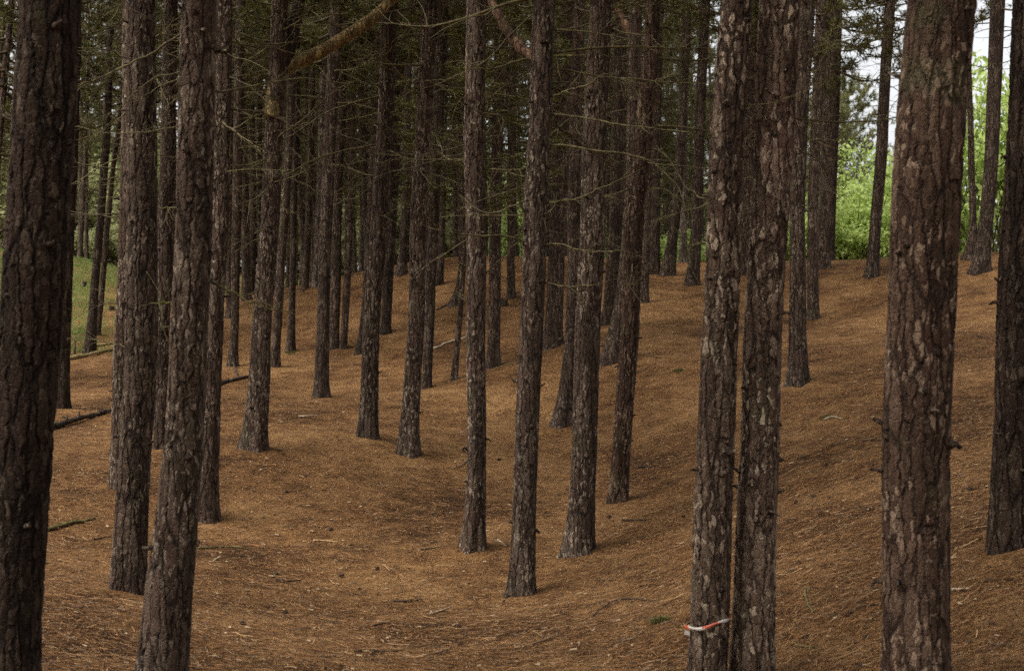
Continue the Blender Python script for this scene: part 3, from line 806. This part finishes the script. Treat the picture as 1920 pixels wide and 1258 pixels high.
def scatter(n, xr, yr, gap, ok=lambda x, y: True):
    out = []; tries = 0
    while len(out) < n and tries < 20000:
        tries += 1
        y = r.uniform(*yr); px = r.uniform(*xr); x = (px-CX)/F*y
        if ok(px, y) and all((x-a)**2+(y-b)**2 > gap*gap for a, b in placed):
            placed.append((x, y)); out.append((x, y))
    return out
for x, y in scatter(114, (405, 1345), (43.5, 76), 1.25, lambda px, y: (px < 1265 or y > 57) and not (1205 < px < 1300 and y < 52)):
    stand_tree(x, y, 'slender pine in the crowded stand behind the needle-covered crest', 'pines crowded behind the crest', r)
for x, y in scatter(15, (-120, 400), (50, 82), 2.4):
    stand_tree(x, y, 'slender pine growing beyond the grassy slope', 'pines beyond the grassy slope', r, cb=r.uniform(4.2, 6.5))
for x, y in scatter(7, (225, 470), (36, 47), 1.8):
    stand_tree(x, y, 'slender pine at the shoulder of the slope behind the leaning foreground pines', 'pines at the shoulder of the slope', r)


# ------------------------------------------------------------------ unseen pines added beside and behind the viewer to close the canopy against light
for x, y in [(-7.5,7),(-5.5,2),(-9.5,4.5),(-13,9),(-12.5,17),(-15,23),(-3.5,-4),(1.5,-5),(-8,-3),(5.5,-3),(6,3),(8.5,8),(7.2,12.5),(11,14),(10.5,4),
             (12.5,20),(14.5,27),(-17,30),(-2,2.5),(3,3.5),(-6,-8),(-1,-9.5),(4,-8),(9,-6.5),(-11,-7),(13,-1),(-14,1.5),(-4,-13),(3,-14),(9,-12),(-10,-12.5),(15,8),(16,15)]:
    stand_tree(x, y, 'unseen pine outside the frame, added to shade the near slope', 'unseen pines added for canopy shade', r, lib=CROWNS)
for x, y, cb in [(11.25, 38.5, 4.8), (16.2, 41, 4.8), (9.3, 41.5, 5.2), (-11.1, 30, 5.4), (-13.6, 36, 5.0), (-9.35, 25, 5.0), (-12.3, 33, 4.8), (-15.4, 41.5, 4.8)]:
    stand_tree(x, y, 'mostly hidden pine whose dark foliage hangs against the bright sky', 'pines with foliage against the sky', r, cb=cb, lib=CROWNS)

# ------------------------------------------------------------------ open ground beyond: bushes, scrub, a pine in the light, grass
def bush_pair(seed, mat, H=4.0, rad=2.2, clumps=90, per=95, leaf=0.085):
    r = np.random.default_rng(seed); wood = MB(); cs = []
    for k in range(clumps):
        u = r.random()**0.45; a = r.uniform(0, 6.283); ph = math.acos(r.uniform(-0.25, 1))
        lob = 1+0.22*math.sin(3*a+seed)+0.15*math.sin(5*a+2*ph)
        c = np.array([rad*lob*u*math.sin(ph)*math.cos(a), rad*lob*u*math.sin(ph)*math.sin(a), H*0.36+H*0.6*u*math.cos(ph)*(.85+.3*r.random())])
        c[2] = max(c[2], .25); cs.append(c)
        if k % 3 == 0:
            b = np.array([r.normal(0, .15), r.normal(0, .15), -0.2]); m_ = (b+c)/2 + r.normal(0, .2, 3)
            wood.tube(smooth_path([b, m_, c], 7), np.linspace(.03, .008, 7), 5, 0, False)
    cs = np.array(cs); n = clumps*per
    ctr = np.repeat(cs, per, 0); o_ = r.normal(0, 1, (n, 3))*np.array([.30, .30, .20])
    p = ctr+o_; p[:, 2] = np.maximum(p[:, 2], 0.05)
    nr = o_/.35 + (ctr-[0, 0, H*.4])*.25 + r.normal(0, .6, (n, 3)) + [0, 0, .7]; nr /= np.linalg.norm(nr, axis=1)[:, None]
    a_ = np.cross(nr, r.normal(0, 1, (n, 3))); a_ /= np.linalg.norm(a_, axis=1)[:, None]; b_ = np.cross(nr, a_)
    l = leaf*r.uniform(.6, 1.3, n)[:, None]
    v = np.stack([p-a_*l, p-b_*l*.55+nr*l*.12, p+a_*l*1.1-nr*l*.2, p+b_*l*.55+nr*l*.12], 1).reshape(-1, 3)
    return wood.build('stems', [M['twig_dark']]), mesh('foliage', v, [np.arange(n*4).reshape(-1, 4)], [M[mat]], smooth=False)
BUSH = [bush_pair(200+i, 'leaf') for i in range(2)]
SCRUB = [bush_pair(220+i, 'leaf_pale', 4.2, 2.2, 70, 110, 0.10) for i in range(2)]
def bush(name, px, d, s, hs, lab, cat, grp, lib):
    x = (px-CX)/F*d
    e = bpy.data.objects.new(name, None); C.objects.link(e); e.location = (x, d, float(ground_z(x, d)))
    tag(e, lab, cat, grp); e.rotation_euler[2] = r.uniform(0, 6.28); e.scale = (s, s, s*hs)
    for me in lib[int(r.integers(len(lib)))]:
        obj(me.name.split('.')[0], me, e)
bush('leafy_bush', 1598, 48.5, 1.0, 0.85, 'low bright green bush at the near edge of the clearing behind the tilted pine', 'bush', None, BUSH)
bush('leafy_bush', 1668, 51.5, 1.15, 1.22, 'tall bright green bush between the tilted pine and the broadest trunk', 'bush', None, BUSH)
bush('leafy_bush', 1868, 49, 1.25, 1.65, 'tall yellow-green bush behind the leaning crest pine', 'bush', None, BUSH)
bush('leafy_bush', 1765, 53, 1.0, 1.0, 'green bush mostly hidden behind the broadest trunk', 'bush', None, BUSH)
bush('leafy_bush', 1268, 48, 0.6, 0.7, 'green bush glimpsed behind the pale grey trunk and leaning pine', 'bush', None, BUSH)
bush('leafy_bush', 1222, 52, 0.6, 0.8, 'green bush glimpsed through the stand beside the upright crest pine', 'bush', None, BUSH)
bush('leafy_bush', 1140, 55, 0.6, 1.0, 'green bush glimpsed beside the thick central pine', 'bush', None, BUSH)
bush('leafy_bush', 1518, 49, 0.75, 0.8, 'green bush glimpsed between the slim pine and the pine at the clearing edge', 'bush', None, BUSH)
bush('leafy_bush', 975, 66, 0.9, 1.5, 'pale green bush glimpsed beside the thin pine by the stump', 'bush', None, BUSH)
for k in range(30):
    px = 330 + k*37 + r.uniform(-15, 15); d = r.uniform(80, 96)
    bush('scrub_tree', px, d, r.uniform(1.3, 1.9), r.uniform(.9, 1.35), 'olive scrub tree in the open light beyond the pine stand', 'tree', 'scrub beyond the stand', SCRUB)
for px, d, s_, h_ in [(-60,74,1.5,1.1),(10,80,1.7,1.2),(75,84,1.4,1.0),(140,90,1.9,1.1),(185,86,1.4,.9),(235,92,1.8,1.2),(290,86,1.6,1.2),(120,71,.7,.7),(172,73,.7,.6),(215,70,.8,.7),(255,72,.8,.8),(300,70,.8,.8),(20,70,.8,.8)]:
    bush('scrub_tree', px, d, s_, h_, 'pale scrub tree standing above the grassy slope', 'tree', 'scrub above the grassy slope', SCRUB)
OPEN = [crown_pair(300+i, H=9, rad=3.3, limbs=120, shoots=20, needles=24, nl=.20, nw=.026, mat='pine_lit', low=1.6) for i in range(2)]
def open_pine(px, d, s, lab, grp=None):
    x = (px-CX)/F*d
    e = bpy.data.objects.new('pine_tree', None); C.objects.link(e); e.location = (x, d, float(ground_z(x, d)))
    tag(e, lab, 'tree', grp)
    tm, bm, ax = PROTO[int(r.integers(6))]
    t = obj('trunk', tm, e); t.scale = (1.3, 1.3, s*10.6/14.5)
    i = int(r.integers(2))
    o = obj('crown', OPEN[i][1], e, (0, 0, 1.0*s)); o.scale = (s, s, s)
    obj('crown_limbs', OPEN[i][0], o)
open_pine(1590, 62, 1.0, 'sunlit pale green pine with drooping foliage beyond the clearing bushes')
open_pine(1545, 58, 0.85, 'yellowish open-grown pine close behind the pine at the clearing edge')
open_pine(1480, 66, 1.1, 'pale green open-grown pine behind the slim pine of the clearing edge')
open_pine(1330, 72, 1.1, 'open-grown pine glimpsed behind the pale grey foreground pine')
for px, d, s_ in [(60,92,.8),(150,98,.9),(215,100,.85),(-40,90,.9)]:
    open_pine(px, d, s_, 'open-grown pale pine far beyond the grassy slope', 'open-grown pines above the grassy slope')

def blades(n, xr, yr, ok, seed, h=(.04, .14), wd=.012):
    r = np.random.default_rng(seed)
    y = r.uniform(*yr, n*4); x = r.uniform(*xr, n*4)
    k = r.random(n*4) < ok(x, y); x, y = x[k][:n], y[k][:n]; z = ground_z(x, y)
    m = len(x); a = r.uniform(0, 6.283, m); hh = r.uniform(*h, m); b = np.stack([x, y, z-.01], -1)
    s_ = np.stack([np.cos(a), np.sin(a), 0*a], -1)*wd
    tip = b + np.stack([r.normal(0, .4, m)*hh, r.normal(0, .4, m)*hh, hh], -1)
    return mesh('grass', np.stack([b-s_, b+s_, tip], 1).reshape(-1, 3), [np.arange(m*3).reshape(-1, 3)], [M['grass']], smooth=False)
g1 = obj('grass', blades(26000, (-20, -8), (34, 62), lambda x, y: grass_mask(x, y)*(np.abs(x/y+.31) < .075)*(_n1(x/1.6, y/1.6)+.62), 5))
g1['kind'] = 'stuff'; g1['label'] = 'short green grass on the slope beyond the fallen tan log'; g1['category'] = 'grass'

# ------------------------------------------------------------------ needle litter and small debris on the floor
def strip_field(n, seed, lmin, lmax, wd, mats, lift=(.0, .012), r0=7.0, r1=30.0, segs=2, curl=.5, pw=1.0):
    """thin bent strips lying on the ground, denser near the viewer"""
    r = np.random.default_rng(seed)
    d = r0*(r1/r0)**(r.random(n)**pw); a = r.uniform(-.43, .43, n)
    x, y = d*np.tan(a), d
    th = r.uniform(0, 6.283, n); L = r.uniform(lmin, lmax, n); w_ = wd*(0.6+0.055*d)*r.uniform(.6, 1.3, n)
    pts = []
    px, py, t = x - np.cos(th)*L/2, y - np.sin(th)*L/2, th + r.normal(0, curl, n)*.5
    k = r.normal(0, curl, n)
    lf = r.uniform(*lift, n); tilt = r.normal(0, .10, n)
    for s_ in range(segs+1):
        pts.append((px.copy(), py.copy(), t.copy(), s_/segs-.5))
        px, py = px+np.cos(t)*L/segs, py+np.sin(t)*L/segs; t = t + k/segs
    V = []
    for qx, qy, qt, u in pts:
        z = ground_z(qx, qy) + .006 + lf + np.abs(tilt*u*L)
        nx_, ny_ = -np.sin(qt)*w_/2, np.cos(qt)*w_/2
        V += [np.stack([qx-nx_, qy-ny_, z+w_*.25], -1), np.stack([qx+nx_, qy+ny_, z-w_*.1], -1)]
    V = np.stack(V, 1); m = V.shape[1]; b = np.arange(n)[:, None]*m
    q = np.concatenate([b + np.array([[2*i, 2*i+1, 2*i+3, 2*i+2]]) for i in range(segs)], 1).reshape(-1, 4)
    mi = np.repeat(r.choice(len(mats), n, p=None), segs)
    return mesh('litter', V.reshape(-1, 3), [q], [M[k_] for k_ in mats], mi, smooth=False)
def stuff(name, me, lab, cat):
    o = obj(name, me); o['kind'] = 'stuff'; o['label'] = lab; o['category'] = cat
stuff('needle_litter', strip_field(150000, 31, .05, .11, .0021, ['needle_a', 'needle_b', 'needle_b', 'needle_c', 'needle_c'], r1=27.0), 'carpet of fallen brown pine needles', 'needles')
stuff('twig_litter', strip_field(4200, 32, .05, .22, .0050, ['dark_stick', 'mid_stick', 'mid_stick', 'needle_a', 'needle_b', 'dark_stick'], (.004, .02), 7, 36, 4, .9), 'scattered short twigs in the needle carpet', 'twigs')
stuff('bark_flakes', strip_field(11000, 33, .015, .06, .012, ['chip', 'mid_stick', 'dark_stick', 'dark_stick', 'needle_c', 'dark_stick'], (.004, .014), 7, 36, 1, .1), 'scattered small bark flakes in the needle carpet', 'bark')

def on_ground(px, py, up=0.0):
    d = hit(px, py); p = W(px, py, d); p[2] = float(ground_z(p[0], p[1])) + up
    return p, d
def stick(name, pix, wpx, mat, lab, cat='stick', group=None, end=.6, sides=7, n=14, sub=0, sink=.3):
    Q, ds = [], []
    for x, y in pix:
        p, d = on_ground(x, y); Q.append(p); ds.append(d)
    Q = np.array(Q); base = Q.mean(0)
    rr = np.random.default_rng(int(pix[0][0]*3+pix[0][1]))
    P = smooth_path(Q-base, n)
    rad = np.linspace(1, end, n)*wpx/2/F*np.mean(ds)*(1+.12*rr.normal(0, 1, n))
    P[:, 2] = np.array([float(ground_z(a+base[0], b+base[1])) for a, b in P[:, :2]]) - base[2] + rad*(1-sink)+.008
    P[:, 2] = np.maximum(P[:, 2], np.interp(np.arange(n), [0, n-1], [P[0, 2], P[-1, 2]]))
    P[1:-1, :2] += rr.normal(0, .15, (n-2, 2))*rad[1:-1, None]
    mb = MB(); mb.tube(P, rad, sides, 0, True)
    for _ in range(sub):
        i = int(rr.integers(2, n-2)); e = rr.normal(0, 1, 3); e[2] = abs(e[2])*.6; e /= np.linalg.norm(e)
        l = rr.uniform(3, 8)*rad[i]
        mb.tube([P[i], P[i]+e*l*.5, P[i]+e*l+rr.normal(0, .2, 3)*l*.3], [rad[i]*.5, rad[i]*.4, rad[i]*.25], 5, 0, True)
    o = obj(name, mb.build(name, [M[mat]]), None, base)
    tag(o, lab, cat, group)
    return o
stick('fallen_log', [(70,812),(110,803),(160,789),(212,773)], 13, 'bark_far', 'dark fallen log beside the thick edge trunk', 'log', sides=14, n=24, sub=6)
stick('fallen_log', [(120,677),(160,670),(214,656)], 8, 'tan_log', 'barkless tan log at the foot of the grassy slope', 'log', sides=10, n=18)
stick('fallen_log', [(178,651),(200,648),(216,645)], 5, 'tan_log', 'small tan log piece just above the barkless tan log', 'log')
stick('fallen_log', [(404,726),(430,717),(468,708)], 9, 'bark_far', 'dark log lying behind the foot of the forked pine', 'log', sides=10)
stick('fallen_stick', [(811,657),(822,653),(836,645),(852,641),(876,634)], 4.5, 'pale_stick', 'long bleached stick behind the thin crooked sapling pine')
stick('fallen_branch', [(88,997),(130,986),(160,981),(178,974)], 8, 'moss_stick', 'mossy broken branch beside the thick edge trunk', 'branch', sub=3)
ST = [
 ([(736,1130),(765,1131),(792,1127)], 5, 'dark_stick', 'dark stick lying alone on flat needles before the very straight knotty pine'),
 ([(664,1224),(700,1222),(730,1224),(760,1221)], 4, 'dark_stick', 'long thin dark stick near the bottom edge of the photo'),
 ([(810,1229),(828,1225),(846,1216)], 5, 'mid_stick', 'short brown stick with a pale end near the bottom edge'),
 ([(807,1153),(826,1148),(846,1140)], 4, 'pale_stick', 'short pale stick pointing uphill before the pine with long bare branches'),
 ([(518,1089),(538,1092),(563,1091)], 5, 'dark_stick', 'bent dark stick on flat needles left of centre'),
 ([(785,1033),(815,1030),(843,1025)], 4, 'mid_stick', 'straight tan stick beside the foot of the very straight knotty pine'),
 ([(700,1176),(720,1171),(742,1163)], 3.5, 'dark_stick', 'thin dark stick angled above the long dark stick'),
 ([(588,1015),(610,1017),(634,1018)], 4, 'needle_a', 'straw-coloured stick on the open needles'),
 ([(998,1212),(1020,1203),(1046,1191)], 5, 'mid_stick', 'brown stick angled uphill below the pine with long bare branches'),
 ([(1112,1156),(1140,1141),(1170,1129),(1228,1128)], 3.5, 'dark_stick', 'thin curved dark twig beside the mossy tuft'),
 ([(1160,1203),(1182,1202),(1203,1188)], 4, 'mid_stick', 'hooked brown twig below the mossy tuft'),
 ([(933,1016),(941,1021),(948,1027)], 4, 'pale_stick', 'small bleached stick between the two central pine feet'),
 ([(1239,1175),(1250,1171),(1263,1165)], 4.5, 'mid_stick', 'pale brown stick touching the mossy tuft by the taped pine'),
 ([(1509,1107),(1511,1122),(1515,1138),(1524,1153)], 6, 'moss_stick', 'curved green-tinged stick on needles before the broadest trunk'),
 ([(1486,1213),(1506,1218),(1527,1221)], 5, 'moss_stick', 'short greenish stick near the foot of the flaking pine'),
 ([(1586,1157),(1600,1148),(1620,1142),(1652,1137)], 4.5, 'red_limb', 'reddish crooked twig beside the broadest trunk'),
 ([(1784,1111),(1800,1111),(1818,1108)], 6, 'pale_stick', 'pale-tipped stick on the shaded side of the broadest trunk'),
 ([(1616,829),(1640,827),(1662,826)], 3.5, 'dark_stick', 'thin dark twig on the slope touching the broadest trunk in view'),
 ([(368,1031),(400,1029),(430,1027),(474,1030)], 3.5, 'moss_stick', 'long thin greenish twig beside the crooked foreground pine'),
 ([(175,1014),(196,1011),(217,1009)], 3.5, 'dark_stick', 'thin dark twig beside the straight pine near the crooked one'),
 ([(400,1055),(406,1050),(414,1044)], 3.5, 'pale_stick', 'tiny bleached stick by the crooked foreground pine'),
 ([(1190,880),(1205,877),(1222,879)], 5, 'dark_stick', 'short dark stick beside the reddish brown slim pine'),
 ([(1165,978),(1195,979),(1222,976)], 4, 'dark_stick', 'dark twig lying below the reddish brown slim pine'),
 ([(560,783),(575,784),(596,780)], 4, 'pale_stick', 'small pale forked stick below the mid-slope slim pine'),
 ([(880,860),(868,873),(850,880)], 4, 'mid_stick', 'brown stick beside the very straight knotty pine'),
 ([(1545,790),(1560,784),(1580,788)], 4, 'pale_stick', 'pale stick on the shaded slope below the slim pine'),
]
for pix, wd, mt, lab in ST:
    stick('fallen_stick', pix, wd, mt, lab, sub=int(r.integers(0, 2)))

# pine cones
def cone_mesh(seed):
    r = np.random.default_rng(seed); mb = MB()
    n = 9; s_ = np.linspace(0, 1, n); P = np.stack([s_*.055-.027, 0*s_, 0*s_], -1)
    mb.tube(P, .005+.013*np.sin(np.clip(s_*.9+.08, 0, 1)*np.pi)**.7, 8, 0, True)
    for k in range(44):
        u = (k+.5)/44; a = k*2.399; R_ = .005+.015*math.sin(min(1, u*.9+.08)*math.pi)**.7; c = np.array([u*.055-.027, 0, 0])
        rd = np.array([0, math.cos(a), math.sin(a)]); tn = np.array([0, -math.sin(a), math.cos(a)]); ax = np.array([1., 0, 0])
        v = [c+rd*R_*.6-tn*.004, c+rd*R_*.6+tn*.004, c+rd*(R_*1.25)+ax*.005+tn*.004, c+rd*(R_*1.25)+ax*.005-tn*.004]
        mb.add(v, [[0, 1, 2, 3]])
    return mb.build('pine_cone', [M['cone']], False)
CONES = [cone_mesh(i) for i in range(3)]
cone_px = [(518,1080),(640,1084),(707,1071),(595,1110),(536,1153),(563,1222),(700,1231),(570,1140),(1143,973),(1274,968),(1282,972),(1012,958),(640,1082),(678,1071),(537,925),(545,999),
           (936,864),(1310,801),(1549,874),(1523,935),(1526,934),(1621,914),(1818,921),(1551,873),(1492,945),(1206,1200),(455,1172),(420,1205),(860,1178),(1100,1210),(620,995),(724,940)]
for i, (x, y) in enumerate(cone_px[::2]):
    p, d = on_ground(x, y, .018)
    o = obj('pine_cone', CONES[i % 3], None, p); o.rotation_euler = (r.uniform(0, 6), r.normal(0, .3), r.uniform(0, 6)); k = r.uniform(0.7, 1.15); o.scale = (k, k, k)
    tag(o, 'small dark pine cone lying on the needle carpet', 'pine cone', 'pine cones on the forest floor')

# mossy tufts
def tuft(px, py, wd, lab, n=900, hgt=.06):
    p, d = on_ground(px, py); rr = np.random.default_rng(int(px)); R_ = wd/2/F*d
    a = rr.uniform(0, 6.283, n); q = np.sqrt(rr.random(n))*R_*(1+.25*np.sin(3*a))
    x, y = q*np.cos(a), q*np.sin(a); z = np.array(ground_z(x+p[0], y+p[1]))-p[2] + hgt*(1-(q/R_)**2)*.6*rr.random(n)
    b = np.stack([x, y, z], -1); s_ = np.stack([np.cos(a*7), np.sin(a*7), 0*a], -1)*.006
    tip = b + np.stack([rr.normal(0, .03, n), rr.normal(0, .03, n), rr.uniform(.02, hgt, n)], -1)
    o = obj('moss_tuft', mesh('moss_tuft', np.stack([b-s_, b+s_, tip], 1).reshape(-1, 3), [np.arange(n*3).reshape(-1, 3)], [M['moss']], smooth=False), None, p)
    tag(o, lab, 'moss')
tuft(1237, 1167, 32, 'round mossy tuft on the needles beside the taped pine', 800, .04)
tuft(1271, 696, 16, 'small mossy tuft on the upper slope before the taped pine', 350, .04)
tuft(1545, 785, 24, 'faint green tuft on the slope between the flaking pine and the broadest trunk', 90, .05)
tuft(545, 662, 26, 'mossy ring at the foot of the thin dark pine', 500)

# stumps and post
def stump(px, py, wd, hgt, lab, mat='bark_far'):
    p, d = on_ground(px, py); R_ = wd/2/F*d; rr = np.random.default_rng(int(px)); mb = MB()
    z = np.linspace(-.15, hgt, 8); P = np.stack([.15*z, 0*z, z], -1)
    v, q, t = tube(P, R_*(1+.5*np.exp(-np.clip(z, 0, 9)/.08)), 14, True)
    v[:-2] += rr.normal(0, .10, (len(v)-2, 3))*R_; v[7*14:8*14, 2] += rr.normal(0, .3, 14)*R_
    mb.add(v, q, t)
    o = obj('tree_stump', mb.build('tree_stump', [M[mat]]), None, p); tag(o, lab, 'stump')
stump(944, 574, 13, .16, 'small dark broken stump in the hollow beside the thin dark pine')
stump(157, 537, 8, .16, 'small dark stump on the grassy slope beside the leaning pines')
stump(209, 582, 8, .12, 'low dark stump lower on the grassy slope')
p, d = on_ground(140, 668)
mb = MB(); mb.tube([[0, 0, -.2], [0, 0, .2], [.01, 0, .40]], [.03, .03, .028], 8, 0, True)
o = obj('wooden_post', mb.build('wooden_post', [M['twig']]), None, p); tag(o, 'short thin wooden post at the end of the barkless tan log', 'post')

# red and white tape round the foreground pine
t = TREES['t16']; zc = CZ + (CY-1162)/F*t['d'] - t['base'][2]
cx, cy, rc = [float(np.interp(zc, t['axis'][:, 2], q)) for q in (t['axis'][:, 0], t['axis'][:, 1], t['rad'])]
n = 96; a = np.linspace(0, 2*np.pi, n, endpoint=False); rr_ = np.random.default_rng(9)
R_ = rc*1.03 + .011 + .004*np.sin(5*a); hw = (.006+.005*np.sin(3*a+1)**2)
zz = zc + .036*np.cos(a) + .006*np.sin(4*a)
x, y = cx+R_*np.cos(a), cy+R_*np.sin(a)
lo = np.stack([x, y, zz-hw], -1); hi = np.stack([x-.004*np.cos(a), y-.004*np.sin(a), zz+hw], -1); md = np.stack([x+.003*np.cos(a), y+.003*np.sin(a), zz], -1)
v = np.concatenate([lo, md, hi]); j = np.arange(n); k = (j+1) % n
q = np.concatenate([np.stack([j, k, n+k, n+j], -1), np.stack([n+j, n+k, 2*n+k, 2*n+j], -1)])
st_ = ((j/n*2*np.pi*rc/.10 + .3) % 2 < .85).astype(int)
mi = 1 - np.concatenate([st_, np.roll(st_, -2)])
# the loose knotted end at the side
kx = cx - rc*1.06 - .012; tail = np.array([[kx+.02, cy-.10, zc-.045], [kx-.012, cy-.11, zc-.032], [kx-.016, cy-.11, zc-.062], [kx+.02, cy-.11, zc-.066]])
v = np.concatenate([v, tail]); q = np.concatenate([q, [[3*n, 3*n+1, 3*n+2, 3*n+3]]]); mi = np.r_[mi, 1]
o = obj('barrier_tape', mesh('barrier_tape', v, [q], [M['tape_red'], M['tape_white']], mi), None, t['base'])
tag(o, 'thin red and white plastic tape tied round the pale grey foreground pine', 'tape')
print('trees', {k: (round(v['d'], 1), round(2*float(np.interp(1.3, v['axis'][:, 2], v['rad'])), 2)) for k, v in TREES.items()})
